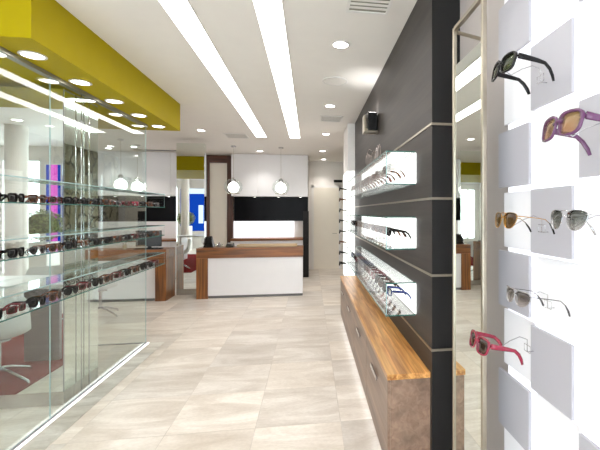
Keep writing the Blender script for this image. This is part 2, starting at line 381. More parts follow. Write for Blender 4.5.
t = thing('ceiling_speaker', 'round flush white loudspeaker in the ceiling between two downlights', 'speaker', (0.268, 4.18, CH))
MB().lathe([(0.12, -0.001), (0.14, -0.001), (0.14, -0.006), (0.12, -0.01), (0.12, -0.001)], (0.268, 4.18, CH), 36, cap=False).build('rim', M['whitem'], t, smooth=True)
MB().lathe([(0.12, -0.005), (0.12, -0.001)], (0.268, 4.18, CH), 36).build('grille', M['ceiling'], t)
def vent(x, y, s, label):
    t = thing('ceiling_vent', label, 'air vent', (x, y, CH), 'air vents in the ceiling'); h = s / 2
    f = MB()
    for a in ((x - h, x + h, y - h, y - h + .02), (x - h, x + h, y + h - .02, y + h), (x - h, x - h + .02, y - h + .02, y + h - .02), (x + h - .02, x + h, y - h + .02, y + h - .02)):
        f.box(*a, CH - 0.012, CH - 0.001)
    f.build('frame', M['whitem'], t)
    g = MB(); n = 5
    for i in range(n):
        y0 = y - h + 0.03 + (s - 0.06) * i / n; g.box(x - h + .02, x + h - .02, y0, y0 + 0.02, CH - 0.010, CH - 0.004)
    g.build('slats', M['wall'], t)
    MB().box(x - h + .02, x + h - .02, y - h + .02, y + h - .02, CH - 0.003, CH - 0.001).build('backing', M['track'], t)
vent(0.317, 5.86, 0.33, 'square air vent in the ceiling beside the charcoal wall, past the round loudspeaker')
vent(-1.35, 7.43, 0.40, 'square air vent in the ceiling left of the far ends of the light strips')
vent(0.40, 2.56, 0.30, 'square air vent in the ceiling nearest the camera, at the top edge of the picture')
tag(MB().box(-3.95, -3.05, 9.40, 9.50, CH - 0.012, CH - 0.001).build('slot_diffuser', M['grey'], origin=(-3.4, 9.45, CH)),
    'narrow dark slot diffuser in the ceiling before the left cupboards', 'air vent')
# pendants
def pendant_proto():
    t = thing('pendant_lamp', '', 'pendant lamp')
    zb = 2.146 - CH
    MB().lathe([(0.05, -0.001), (0.06, -0.02), (0.01, -0.035)], n=20).build('ceiling_rose', M['chrome'], t, smooth=True)
    MB().tube([(0, 0, -0.03), (0, 0, zb + 0.19)], 0.003, 6).build('cord', M['steel'], t)
    prof = [(0.19 * math.sin(a), zb + 0.17 * math.cos(a)) for a in [0.25 + i * (PI * 0.80 - 0.25) / 12 for i in range(13)]]
    MB().lathe(prof, n=28, cap=False).build('glass_shade', M['glass'], t, smooth=True)
    MB().lathe([(0.02, zb + 0.19), (0.045, zb + 0.16), (0.045, zb + 0.10)], n=20).build('socket', M['chrome'], t, smooth=True)
    MB().lathe([(0.112 * math.sin(a) + 0.001, zb - 0.02 + 0.115 * math.cos(a)) for a in [0.05 + i * (PI - 0.1) / 12 for i in range(13)]], n=24).build('bulb', M['globe'], t, smooth=True)
    MB().lathe([(0.10, zb - 0.155), (0.13, zb - 0.150), (0.13, zb - 0.142), (0.10, zb - 0.147), (0.10, zb - 0.155)], n=28, cap=False).build('rim', M['steel'], t)
    return t
p0 = pendant_proto()
for i, (x, y, lab) in enumerate(((-0.631, 8.64, 'clear glass globe pendant hanging over the reception counter, right one of two'),
                                 (-1.625, 8.60, 'clear glass globe pendant hanging before the walnut door surround, left one over the counter'),
                                 (-3.64, 8.12, 'glowing globe pendant over the left desk, left one of the touching pair'),
                                 (-3.60, 8.75, 'glowing globe pendant over the left desk, right one of the touching pair'))):
    t = p0 if i == 0 else copy_tree(p0)
    t.location = (x, y, CH); tag(t, lab, 'pendant lamp', 'glass globe pendants')

# sconce on the charcoal wall
t = thing('wall_light', 'square up and down wall light high on the charcoal wall', 'wall light', (0.712, 4.06, 2.55))
MB().box(0.60, 0.70, 3.98, 4.14, 2.46, 2.645).build('housing', M['blackp'], t, bevel=0.004)
MB().box(0.56, 0.60, 3.99, 4.13, 2.44, 2.475).box(0.56, 0.585, 3.99, 4.13, 2.475, 2.62).box(0.60, 0.712, 4.0, 4.12, 2.44, 2.46).build('bracket', M['steel'], t, bevel=0.003)
MB().box(0.61, 0.69, 4.0, 4.12, 2.645, 2.650).build('lens', M['lamp'], t)
for up in (1, -1):
    l = bpy.data.lights.new('sconce_beam', 'SPOT'); l.energy = 1.6 if up > 0 else 4; l.spot_size = math.radians(95 if up > 0 else 60); l.spot_blend = 0.25; l.shadow_soft_size = 0.03
    o = bpy.data.objects.new('beam', l); COL.objects.link(o); o.parent = t; o.location = (-0.062, 0, 0.11 if up > 0 else -0.13)
    o.rotation_euler = (PI, 0, 0) if up > 0 else (0, 0, 0)
# pale script on the wall (too faint to read in the photo): thin strokes
mb = MB(); pts = []
for i in range(150):
    u = i / 149.0; y = 4.85 - u * 1.05
    amp = 0.055 + 0.03 * math.sin(u * 9.3) + (0.04 if int(u * 7) in (0, 3) else 0)
    pts.append((0.706, y + 0.03 * math.sin(u * 70 + 1.2), 2.22 + amp * math.sin(u * 70)))
mb.tube(pts, 0.003, 5)
mb.tube([(0.706, 4.80, 2.33), (0.706, 4.6, 2.36), (0.706, 4.40, 2.31)], 0.003, 5)
tag(mb.build('wall_lettering', M['script'], origin=(0.706, 4.3, 2.22)), 'faint silver script lettering on the charcoal wall below the wall light', 'lettering')

# ------------------------------------------------------------------ back wall furniture
def cupboards(x0, x1, n, lab, grp, d0=9.72):
    wdt = (x1 - x0) / n
    for i in range(n):
        a, b = x0 + wdt * i, x0 + wdt * (i + 1)
        t = thing('wall_cupboard', lab % ordn[i], 'cupboard', ((a + b) / 2, 10.1, 1.99), grp)
        MB().box(a, b, d0 + 0.02, 10.097, 1.99, CH - 0.004).build('body', M['whitem'], t)
        MB().box(a + 0.002, b - 0.002, d0, d0 + 0.019, 1.985, CH - 0.006).build('door', M['white'], t, bevel=0.002)
cupboards(-1.89, -0.05, 3, 'tall plain white wall cupboard over the reception counter, %s from the left', 'cupboards over the reception counter')
cupboards(-5.70, -2.66, 5, 'tall plain white wall cupboard over the left desk, %s from the left', 'cupboards over the left desk')
tag(MB().box(-1.89, -0.05, 10.07, 10.097, 1.37, 1.985).build('splashback', M['blackgloss'], origin=(-1, 10.08, 1.37)), 'glossy black splashback behind the reception counter', 'splashback')
tag(MB().box(-5.70, -2.66, 10.07, 10.097, 1.37, 1.985).build('splashback', M['blackgloss'], origin=(-4.2, 10.08, 1.37)), 'glossy black splashback behind the left desk', 'splashback')
tag(MB().box(-0.17, -0.03, 9.55, 10.07, 0, 1.62).build('end_panel', M['black'], origin=(-0.1, 9.8, 0)), 'black upright end panel right of the back worktop', 'panel')
def puck(x, y, z, lab):
    t = thing('cupboard_spotlight', lab, 'spotlight', (x, y, z), 'spotlights under the wall cupboards')
    MB().lathe([(0.03, -0.012), (0.034, -0.001)], (x, y, z), 16).build('ring', M['steel'], t)
    MB().lathe([(0.024, -0.014), (0.024, -0.012)], (x, y, z), 16).build('lens', M['lamp'], t)
    s = spot(t, 6, 70, 0.02, -0.03)
for i, x in enumerate((-1.37, -0.79, -0.24)): puck(x, 9.98, 1.985, 'small spotlight under the cupboards behind the reception counter, %s from the left' % ordn[i])
for i, x in enumerate((-5.2, -4.6, -4.0, -3.4)): puck(x, 9.98, 1.985, 'small spotlight under the cupboards behind the left desk, %s from the left' % ordn[i])
def backunit(x0, x1, n, where):
    wdt = (x1 - x0) / n
    for i in range(n):
        a, b = x0 + wdt * i, x0 + wdt * (i + 1)
        t = thing('base_cabinet', 'white base cabinet %s, %s from the left' % (where, ordn[i]), 'cabinet', ((a + b) / 2, 9.9, 0), 'base cabinets ' + where)
        MB().box(a, b, 9.64, 10.097, 0.08, 0.905).box(a, b, 9.7, 10.097, 0, 0.08).build('body', M['whitem'], t)
        MB().box(a + .003, b - .003, 9.62, 9.639, 0.09, 0.90).build('door', M['white'], t, bevel=0.002)
    tag(MB().box(x0, x1, 9.6, 10.097, 0.906, 0.955).build('worktop', M['walnut_x'], origin=((x0 + x1) / 2, 9.85, 0.93)), 'walnut worktop on the white base cabinets ' + where, 'worktop')
backunit(-1.89, -0.172, 3, 'behind the reception counter')
backunit(-5.70, -2.66, 5, 'behind the left desk')
# white upstands; the reception one glows in place of spotlight falling on it
t = tag(MB().box(-1.89, -0.40, 10.02, 10.07, 0.956, 1.37).build('upstand', M['backlit'], origin=(-1.1, 10.04, 0.956)), 'white upstand behind the reception counter, spotlight put in as glow', 'upstand')
t = tag(MB().box(-5.70, -2.66, 10.04, 10.07, 0.956, 1.37).build('upstand', M['white'], origin=(-4.2, 10.05, 0.956)), 'white upstand behind the left desk under the black splashback', 'upstand')

# ------------------------------------------------------------------ reception counter and left desk
def counter(name, label, x0, x1, y0, y1, H, leg):
    t = thing(name, label, 'counter', ((x0 + x1) / 2, (y0 + y1) / 2, 0))
    MB().box(x0, x1, y0, y1, H - 0.185, H).build('top', M['walnut_x'], t, bevel=0.003)
    if leg == 'L': MB().box(x0, x0 + 0.2, y0, y1, 0, H - 0.186).build('side_panel', M['walnut_z'], t, bevel=0.003); a, b = x0 + 0.2, x1 - 0.01
    else: MB().box(x1 - 0.185, x1, y0, y1, 0, H - 0.186).build('side_panel', M['walnut_z'], t, bevel=0.003); a, b = x0 + 0.01, x1 - 0.186
    MB().box(a, b, y0 + 0.03, y1 - 0.05, 0.05, H - 0.186).build('front_panel', M['white'], t)
    MB().box(a, b, y0 + 0.06, y1 - 0.07, 0, 0.05).build('plinth', M['grey'], t)
    return t
counter('reception_counter', 'reception counter with thick walnut top and left side around a white front', -2.06, -0.13, 7.43, 7.86, 0.933, 'L')
counter('service_desk', 'long white fronted desk with walnut top and right side, behind the glass screen', -5.0, -2.56, 7.38, 7.85, 0.925, 'R')
# things on the counter
t = thing('telephone', 'black desk telephone on the left end of the reception counter', 'telephone', (-1.88, 7.66, 0.933))
MB().hexa([(-1.98, 7.58, .934), (-1.80, 7.58, .934), (-1.80, 7.76, .934), (-1.98, 7.76, .934)], [(-1.93, 7.66, 1.12), (-1.85, 7.66, 1.12), (-1.85, 7.74, 1.14), (-1.93, 7.74, 1.14)]).build('base', M['blackp'], t, bevel=0.006)
MB().tube([(-1.955, 7.60, .99), (-1.955, 7.62, 1.06), (-1.955, 7.70, 1.12), (-1.955, 7.75, 1.10)], [0.022, 0.014, 0.014, 0.022], 10).build('handset', M['blackp'], t, smooth=True)
t = thing('glass_bowl', 'small clear glass bowl on the reception counter between the black devices', 'bowl', (-1.70, 7.62, 0.934))
MB().lathe([(0.035, 0), (0.06, 0.02), (0.075, 0.06), (0.07, 0.06), (0.055, 0.024), (0.01, 0.008)], (-1.70, 7.62, 0.934), 24, cap=False).build('bowl', M['glass'], t, smooth=True)
MB().lathe([(0.03, 0.012), (0.045, 0.03), (0.02, 0.07), (0.004, 0.095)], (-1.70, 7.62, 0.934), 14).build('filling', M['desk_grey'], t, smooth=True)
t = thing('card_terminal', 'black card payment terminal on the reception counter left of the pale tray', 'card terminal', (-1.50, 7.62, 0.934))
MB().hexa([(-1.58, 7.56, .934), (-1.43, 7.56, .934), (-1.43, 7.70, .934), (-1.58, 7.70, .934)], [(-1.57, 7.57, .97), (-1.44, 7.57, .97), (-1.44, 7.69, 1.01), (-1.57, 7.69, 1.01)]).build('body', M['blackp'], t, bevel=0.005)
MB().hexa([(-1.555, 7.63, .989), (-1.455, 7.63, .989), (-1.455, 7.685, 1.0095), (-1.555, 7.685, 1.0095)], [(-1.555, 7.63, .994), (-1.455, 7.63, .994), (-1.455, 7.685, 1.0145), (-1.555, 7.685, 1.0145)]).build('screen', M['grey'], t)
t = thing('display_tray', 'long pale wooden tray with raised rim on the reception counter', 'tray', (-0.8, 7.75, 0.934))
MB().box(-1.36, -0.26, 7.60, 7.80, 0.934, 0.945).build('base', M['whitem'], t)
MB().box(-1.37, -0.25, 7.59, 7.605, 0.934, 0.975).box(-1.37, -0.25, 7.795, 7.81, 0.934, 0.975).box(-1.37, -1.355, 7.605, 7.795, 0.934, 0.975).box(-0.265, -0.25, 7.605, 7.795, 0.934, 0.975).build('rim', M['tray'], t)
# monitor on the left desk
t = thing('computer_monitor', 'black computer monitor on the right end of the left desk', 'monitor', (-2.92, 7.62, 0.925))
MB().box(-3.16, -2.72, 7.60, 7.64, 0.965, 1.26).build('screen', M['blackp'], t, bevel=0.006)
MB().box(-2.97, -2.91, 7.64, 7.67, 0.935, 1.10).build('stem', M['blackp'], t)
MB().box(-3.05, -2.83, 7.57, 7.75, 0.926, 0.938).build('foot', M['blackp'], t, bevel=0.004)
tag(MB().hexa([(-3.12, 7.42, .926), (-2.66, 7.42, .926), (-2.66, 7.54, .926), (-3.12, 7.54, .926)], [(-3.12, 7.42, .94), (-2.66, 7.42, .94), (-2.66, 7.54, .95), (-3.12, 7.54, .95)]).build('keyboard', M['blackp'], origin=(-2.9, 7.48, .926)), 'black keyboard in front of the monitor on the left desk', 'keyboard')
t = thing('pen_pot', 'small steel pot on the left desk beside the monitor', 'pen pot', (-3.32, 7.55, 0.926))
MB().lathe([(0.035, 0), (0.035, 0.09), (0.031, 0.09), (0.031, 0.005)], (-3.32, 7.55, 0.926), 18, cap=False).build('pot', M['steel'], t, smooth=True)
MB().tube([(-3.32, 7.55, 0.94), (-3.30, 7.56, 1.06)], 0.004, 6).tube([(-3.325, 7.545, 0.94), (-3.345, 7.54, 1.05)], 0.004, 6).build('pen', M['blackp'], t)

# ------------------------------------------------------------------ shell chairs
def chair_proto():
    t = thing('shell_chair', '', 'chair')
    n, m_ = 14, 12; vs = []; fs = []
    prof = [(0.24, 0.455), (0.22, 0.44), (0.14, 0.42), (0.0, 0.41), (-0.12, 0.42), (-0.19, 0.455), (-0.225, 0.52), (-0.245, 0.60), (-0.26, 0.70), (-0.27, 0.79), (-0.275, 0.82)]
    for i, (y, z) in enumerate(prof):
        wdt = 0.22 + 0.02 * math.sin(i / 10 * PI) - (0.05 if i == 10 else 0.015 if i == 9 else 0)
        for k in range(m_ + 1):
            u = k / m_ * 2 - 1; lift = 0.06 * abs(u) ** 3 * (1 if i < 6 else 0.2); fwd = 0.05 * abs(u) ** 2.5 * (1 if i >= 5 else 0)
            vs.append((u * wdt, y + fwd, z + lift))
    for i in range(len(prof) - 1):
        for k in range(m_): a = i * (m_ + 1) + k; fs.append((a, a + 1, a + m_ + 2, a + m_ + 1))
    o = MB().add(vs, fs).build('seat_shell', M['white'], t, smooth=True)
    sd = o.modifiers.new('thick', 'SOLIDIFY'); sd.thickness = 0.012; ss = o.modifiers.new('sub', 'SUBSURF'); ss.levels = 1; ss.render_levels = 1
    MB().tube([(0, 0, 0.395), (0, 0, 0.12)], 0.022, 12).lathe([(0.09, 0.39), (0.09, 0.402)], n=18).build('stem', M['chrome'], t, smooth=False)
    for k in range(4):
        a = PI / 4 + k * PI / 2; c, s_ = math.cos(a), math.sin(a)
        MB().tube([(0, 0, 0.14), (0.12 * c, 0.12 * s_, 0.11), (0.30 * c, 0.30 * s_, 0.035), (0.31 * c, 0.31 * s_, 0.012)], [0.016, 0.014, 0.012, 0.012], 8).build('leg', M['chrome'], t, smooth=True)
    return t
c0 = chair_proto()
for i, (x, y, rz, lab) in enumerate(((-2.86, 3.02, 2.6, 'white shell chair on chrome star base, reflected large in the mirrored pier'),
                                   (-3.18, 6.45, 0.4, 'white shell chair on chrome star base in front of the left desk'),
                                   (-3.55, 4.42, 1.2, 'white shell chair on the red carpet behind the mirrored pier'),
                                   (-3.6, 1.2, -0.4, 'white shell chair on the red carpet beyond the grey and white table'))):
    t = c0 if i == 0 else copy_tree(c0); t.location = (x, y, 0.012 if i != 1 else 0); t.rotation_euler = (0, 0, rz); tag(t, lab, 'chair', 'white shell chairs')

# ------------------------------------------------------------------ mirrored pier and glass screens
def mirror_pier(label, x0, x1, y0, y1, h):
    t = thing('mirrored_pier', label, 'pier', ((x0 + x1) / 2, (y0 + y1) / 2, 0))
    MB().box(x0, x1, y0, y1, 0, 0.11).build('plinth', M['plinth'], t)
    MB().box(x0 + .004, x1 - .004, y0 + .004, y1 - .004, 0.11, h).build('core', M['track'], t)
    MB().box(x0 + .001, x1 - .001, y0, y0 + .0035, 0.112, h).build('front_mirror', M['mirror'], t)
    MB().box(x1 - .0035, x1, y0 + .004, y1 - .004, 0.112, h).build('side_mirror', M['mirror'], t)
    MB().box(x0 + .001, x1 - .001, y1 - .0035, y1, 0.112, h).build('rear_mirror', M['mirror'], t)
    return t
t = mirror_pier('tall mirrored pier on a stone plinth behind the glass shelf cases', -2.92, -2.02, 3.53, 4.054, 2.62)
MB().box(-2.022, -2.016, 3.526, 3.534, 0.112, 2.62).build('corner_strip', M['grey'], t)
mirror_pier('narrow mirrored screen on a stone plinth between the left desk and the reception counter', -2.542, -2.031, 7.87, 8.02, 2.93)
def screen(x0, x1, y0, y1, label):
    t = thing('glass_screen', label, 'glass screen', ((x0 + x1) / 2, (y0 + y1) / 2, 0), 'glass screens beside the walkway')
    MB().sheet(x0, x1, y0, y1, 0.012, 2.636).build('pane', [M['glass'], M['edge_l']], t)
    MB().box(min(x0, x1) - 0.004, x1 + 0.004, y0 - 0.002 if x1 - x0 < .1 else y0 - 0.006, y1 + (0.002 if x1 - x0 < .1 else 0.006), 0.0, 0.0115).build('floor_channel', M['grey'], t)
screen(-1.980, -1.974, 0.9, 3.288, 'long floor to ceiling glass pane beside the walkway, before the mirrored pier')
screen(-1.980, -1.974, 3.292, 5.04, 'floor to ceiling glass pane beside the walkway, from the mirrored pier to the far corner')
screen(-2.52, -1.984, 5.037, 5.043, 'narrow glass pane turning back from the far corner of the screen')
# vertical chrome rods in front of the pier side
for i, (y, lab) in enumerate(((3.74, 'slim vertical rod by the mirrored pier, nearer one'), (3.86, 'slim vertical rod by the mirrored pier, further one'))):
    t = thing('support_rod', lab, 'rod', (-1.998, y, 0), 'rods beside the mirrored pier')
    MB().tube([(-1.998, y, 0.012), (-1.998, y, 2.636)], 0.005, 10).build('rod', M['chrome'], t, smooth=True)
    for z in (2.40, 1.72, 1.34, 0.98): MB().lathe([(0.012, -0.01), (0.012, 0.01)], (-1.998, y, z), 12).build('clamp', M['chrome'], t)

# ------------------------------------------------------------------ glasses
def outline(kind, w, h, n):
    pts = []
    for k in range(n):
        a = 2 * PI * k / n; c, s = math.cos(a), math.sin(a)
        if kind == 'round': x, z = c * w, s * h
        elif kind == 'wayfarer':
            e = 0.62; x = w * math.copysign(abs(c) ** e, c); z = h * math.copysign(abs(s) ** e, s); x *= 1 + 0.10 * (z / h)
        elif kind == 'rect':
            e = 0.5; x = w * math.copysign(abs(c) ** e, c); z = h * 0.78 * math.copysign(abs(s) ** e, s)
        elif kind == 'aviator':
            e = 0.8; x = w * math.copysign(abs(c) ** e, c); z = h * math.copysign(abs(s) ** e, s); z = z * (1.12 if z < 0 else 0.9); x *= 1 + 0.22 * (z / h); x += (z / h) * 0.002
        pts.append((x, z))
    return pts
def curve_y(x): return -2.2 * x * x
def make_glasses(kind, frame_m, lens_m, temple_m, n=20, label='', wire=False, tipm=None):
    t = thing('sunglasses' , label, 'sunglasses')
    fm = MB(); rim = 0.0045 if not wire else 0.0012; dep = 0.0055 if not wire else 0.0022
    w, h = (0.0275, 0.0235) if kind != 'aviator' else (0.0285, 0.024)
    if kind == 'shield': w, h = 0.031, 0.021
    for sx in (-1, 1):
        cx = sx * (0.037 if kind != 'shield' else 0.034)
        ol = outline('aviator' if kind == 'shield' else kind, w, h, n)
        if sx < 0: ol = [(-x, z) for x, z in ol]
        inn = ol; out = []
        for x, z in ol:
            l = math.hypot(x, z); tk = rim * (1.45 if (z > 0.3 * h and not wire) else 1.0); out.append((x * (l + tk) / l, z * (l + tk) / l))
        vs = []; fs = []
        for ring, yy in ((inn, 0.5), (out, 0.5), (out, -0.5), (inn, -0.5)):
            for x, z in ring: X = cx + x; vs.append((X, curve_y(X) + yy * dep, z))
        for j in range(4):
            for k in range(n):
                k2 = (k + 1) % n; j2 = (j + 1) % 4
                fs.append((j * n + k, j * n + k2, j2 * n + k2, j2 * n + k))
        fm.add(vs, fs)
        lv = []; lf = []
        for yy in (0.0007, -0.0007):
            for x, z in inn: X = cx + x * 0.995; lv.append((X, curve_y(X) + yy, z * 0.995))
            lv.append((cx, curve_y(cx) + yy + 0.0022, 0))
        m_ = n + 1
        for k in range(n):
            k2 = (k + 1) % n; lf += [(k, k2, n), (m_ + k2, m_ + k, m_ + n), (k, m_ + k, m_ + k2, k2)]
        MB().add(lv, lf).build('lens', lens_m, t, smooth=True)
    if wire or kind == 'shield':
        fm.tube([(-0.012, 0.001, 0.004), (0, 0.003, 0.007), (0.012, 0.001, 0.004)], 0.0013, 6)
        if kind == 'aviator': fm.tube([(-0.018, 0.0, 0.019), (0, 0.002, 0.0205), (0.018, 0.0, 0.019)], 0.0014, 6)
        if kind == 'shield': fm.tube([(x, curve_y(x) + 0.001, 0.0195) for x in [i * 0.011 - 0.066 for i in range(13)]], 0.0022, 6)
    else:
        fm.tube([(-0.015, 0.0, 0.007), (0, 0.002, 0.011), (0.015, 0.0, 0.007)], [0.0042, 0.0036, 0.0042], 8)
    hx = 0.0685; hy = curve_y(hx); hz = 0.012
    for sx in (-1, 1): fm.tube([(sx * 0.062, curve_y(0.062), hz), (sx * hx, hy, hz), (sx * (hx + 0.001), hy - 0.008, hz)], 0.0028 if not wire else 0.0015, 6)
    fm.build('frame', frame_m, t, smooth=not False)
    for sx in (-1, 1):
        pts = [(sx * (hx + 0.001), hy - 0.006, hz), (sx * 0.0715, -0.035, hz), (sx * 0.0715, -0.075, hz), (sx * 0.070, -0.100, hz - 0.001), (sx * 0.068, -0.118, hz - 0.012), (sx * 0.065, -0.132, hz - 0.028), (sx * 0.063, -0.140, hz - 0.042)]
        if not wire:
            rr = [0.0090, 0.0086, 0.0070, 0.0058, 0.0062, 0.0062, 0.0048]; tm = MB().tube(pts, rr, 8, flat=0.45)
            tm.build('temple', temple_m, t, smooth=True)
        else:
            tp = MB().tube(pts[:5], 0.0013, 6).build('temple', temple_m, t, smooth=True)
            MB().tube(pts[4:], [0.0016, 0.003, 0.0028], 8).build('temple_tip', tipm or M['blackp'], tp, smooth=True)
    return t

fr = dict(
    black=paint('black_acetate', rgb(8, 7, 8), 0.18, var=0.05, spec=0.3),
    tort=paint('tortoiseshell_acetate', rgb(92, 48, 18), 0.15, var=0.8, nscale=70, coat=0.5),
    purple=paint('purple_acetate', rgb(94, 50, 90), 0.25, var=0.05, coat=0.3),
    wine=paint('wine_red_acetate', rgb(96, 18, 26), 0.15, var=0.2, coat=0.5),
    pink=paint('pink_acetate', rgb(140, 26, 56), 0.2, var=0.1, coat=0.4),
    blue=paint('navy_acetate', rgb(40, 56, 110), 0.2, var=0.1, coat=0.4),
    silver=paint('silver_wire', rgb(190, 190, 194), 0.2, 1.0, 0.01),
    gold=paint('gold_wire', rgb(196, 150, 80), 0.2, 1.0, 0.01),
    gun=paint('gunmetal_wire', rgb(90, 88, 90), 0.25, 1.0, 0.01),
    white=paint('white_acetate', rgb(225, 222, 220), 0.2, var=0.02),
)
ln = dict(
    dark=lensmat('dark_grey_lens', (0.02, 0.02, 0.022, 1), (0.04, 0.04, 0.04, 1), 0.3),
    green=lensmat('green_grey_lens', (0.10, 0.13, 0.06, 1), (0.22, 0.24, 0.12, 1), 0.1),
    amber=lensmat('amber_lens', (0.11, 0.05, 0.01, 1), (0.20, 0.10, 0.02, 1), 0.3),
    brown=lensmat('brown_lens', (0.06, 0.03, 0.02, 1), (0.14, 0.07, 0.04, 1), 0.3),
    rose=lensmat('rose_beige_lens', (0.50, 0.38, 0.20, 1), (0.70, 0.48, 0.34, 1), 0.2),
    greygrad=lensmat('grey_gradient_lens', (0.10, 0.12, 0.105, 1), (0.62, 0.61, 0.57, 1), 0.1),
    browngrad=lensmat('brown_gradient_lens', (0.12, 0.07, 0.05, 1), (0.92, 0.88, 0.84, 1), 0.05),
    clear=lensmat('clear_lens', (0.93, 0.95, 0.95, 1), (0.93, 0.95, 0.95, 1), 0.0),
)
# ----- the backlit panel wall on the right
struct('trim_10', MB().box(0.872, 0.885, 0.30, 1.60, 0.30, 2.95), M['backlit'], label='glowing opal board behind the square panels')
rows = [('in the topmost row', 2.52), ('in the row above the black sunglasses', 2.253), ('in the row of the black sunglasses', 1.983), ('in the row of the purple sunglasses', 1.706),
        ('in the row of the two aviator pairs', 1.447), ('in the row of the gradient sunglasses', 1.195), ('in the row of the red sunglasses', 0.935), ('in the row below the red sunglasses', 0.675), ('in the lowest row', 0.415)]
cols = [('column beside the standing mirror', 1.362, 1.60), ('second column from mirror', 1.118, 1.349), ('third column from mirror', 0.852, 1.085), ('nearest column', 0.59, 0.825)]
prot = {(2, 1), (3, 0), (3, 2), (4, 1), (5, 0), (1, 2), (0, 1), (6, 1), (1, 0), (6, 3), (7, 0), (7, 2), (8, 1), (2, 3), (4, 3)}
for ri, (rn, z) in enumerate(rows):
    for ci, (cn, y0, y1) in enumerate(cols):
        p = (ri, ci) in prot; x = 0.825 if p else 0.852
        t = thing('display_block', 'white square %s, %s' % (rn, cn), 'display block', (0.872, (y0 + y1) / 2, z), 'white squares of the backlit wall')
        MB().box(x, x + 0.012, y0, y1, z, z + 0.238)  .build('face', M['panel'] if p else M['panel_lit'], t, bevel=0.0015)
        MB().box(x + 0.012, 0.872, y0 + 0.05, y1 - 0.05, z + 0.05, z + 0.188).build('spacer', M['whitem'], t)
# ----- hero glasses on wire holders
def holder(x0, yc, zc, lab):      # wire from the panel face up to the bridge of the glasses
    t = thing('wire_holder', lab, 'wire holder', (0.825, yc, zc - 0.03), 'wire holders on the backlit wall')
    xe = x0 + 0.004
    MB().tube([(0.825, yc, zc - 0.045), (0.80, yc, zc - 0.045), (0.80, yc, zc + 0.0), (0.77, yc, zc + 0.012), (0.73, yc, zc - 0.002), (0.69, yc, zc - 0.025), (xe + 0.010, yc, zc - 0.010), (xe + 0.003, yc, zc + 0.004)], 0.0016, 8).build('wire', M['chrome'], t, smooth=True)
    MB().tube([(0.80, yc - 0.02, zc - 0.045), (0.80, yc + 0.02, zc - 0.045), (0.80, yc + 0.02, zc - 0.02), (0.80, yc - 0.02, zc - 0.02), (0.80, yc - 0.02, zc - 0.045)], 0.0012, 6).build('loop', M['chrome'], t)
def hero(g, x, y, z, s, tilt=14, yaw=0, roll=0):
    g.location = (x, y, z); g.scale = (s, s, s); g.rotation_euler = (math.radians(tilt), math.radians(roll), PI / 2 + math.radians(yaw))
g = make_glasses('wayfarer', fr['black'], ln['green'], fr['black'], 32, 'black thick framed sunglasses with green lenses, highest on the backlit wall'); hero(g, 0.65, 1.247, 2.10, 1.15, 11)
g = make_glasses('wayfarer', fr['purple'], ln['rose'], fr['purple'], 32, 'purple framed sunglasses with rose beige lenses on the backlit wall'); hero(g, 0.645, 0.93, 1.826, 1.16, 10)
g = make_glasses('aviator', fr['gold'], ln['amber'], fr['gold'], 32, 'gold wire aviator sunglasses with amber brown lenses on the backlit wall', wire=True, tipm=fr['black']); hero(g, 0.655, 1.24, 1.575, 1.08, 6)
g = make_glasses('aviator', fr['silver'], ln['greygrad'], fr['silver'], 32, 'silver wire aviator sunglasses with grey green gradient lenses on the backlit wall', wire=True, tipm=fr['silver']); hero(g, 0.665, 0.93, 1.582, 1.08, 6)
g = make_glasses('shield', fr['silver'], ln['browngrad'], fr['gun'], 32, 'silver rimmed wide sunglasses with brown gradient lenses on the backlit wall', wire=True, tipm=fr['gun']); hero(g, 0.68, 1.205, 1.318, 1.12, 8)
g = make_glasses('wayfarer', fr['pink'], ln['brown'], fr['pink'], 32, 'pinkish red framed sunglasses, lowest on the backlit wall'); hero(g, 0.60, 1.33, 1.125, 1.08, 12)
for x, y, z, lab in ((0.65, 1.247, 2.10, 'under the black sunglasses'), (0.645, 0.93, 1.826, 'under the purple sunglasses'), (0.655, 1.24, 1.575, 'under the amber aviators'),
                     (0.665, 0.93, 1.582, 'under the silver aviators'), (0.68, 1.205, 1.318, 'under the brown gradient sunglasses'), (0.60, 1.33, 1.125, 'under the pinkish red sunglasses')):
    holder(x, y, z, 'thin chrome wire holder ' + lab)

# ----- standing mirror between dark wall and panels
def mx(y): return 0.70 + 0.015 * (1.80 - y)
ya, yb = 1.49, 1.80
t = thing('standing_mirror', 'tall narrow mirror in a brushed steel frame between the charcoal wall and the backlit panels', 'mirror', (0.70, 1.65, 0))
def post(y, z0, z1, wd): MB().box(mx(y) - wd, mx(y) + wd, y - wd, y + wd, z0, z1).build('frame_post', M['steel'], t, bevel=0.003)
post(yb, 0, 2.50, 0.009); post(ya, 0, 2.50, 0.010)
def rail(z0, z1): MB().hexa([(mx(ya) - .009, ya + .013, z0), (mx(ya) + .009, ya + .013, z0), (mx(yb) + .009, yb - .012, z0), (mx(yb) - .009, yb - .012, z0)], [(mx(ya) - .009, ya + .013, z1), (mx(ya) + .009, ya + .013, z1), (mx(yb) + .009, yb - .012, z1), (mx(yb) - .009, yb - .012, z1)]).build('frame_rail', M['steel'], t)
rail(2.482, 2.50); rail(0.02, 0.05)
MB().hexa([(mx(ya) - .002, ya + .013, .05), (mx(ya) + .003, ya + .013, .05), (mx(yb) + .003, yb - .012, .05), (mx(yb) - .002, yb - .012, .05)], [(mx(ya) - .002, ya + .013, 2.31), (mx(ya) + .003, ya + .013, 2.31), (mx(yb) + .003, yb - .012, 2.31), (mx(yb) - .002, yb - .012, 2.31)]).build('mirror_glass', M['mirror'], t)
for z in (2.48, 0.3): MB().tube([(mx(yb) + 0.009, yb, z), (0.884, yb + 0.06, z)], 0.009, 10).build('bracket', M['steel'], t)

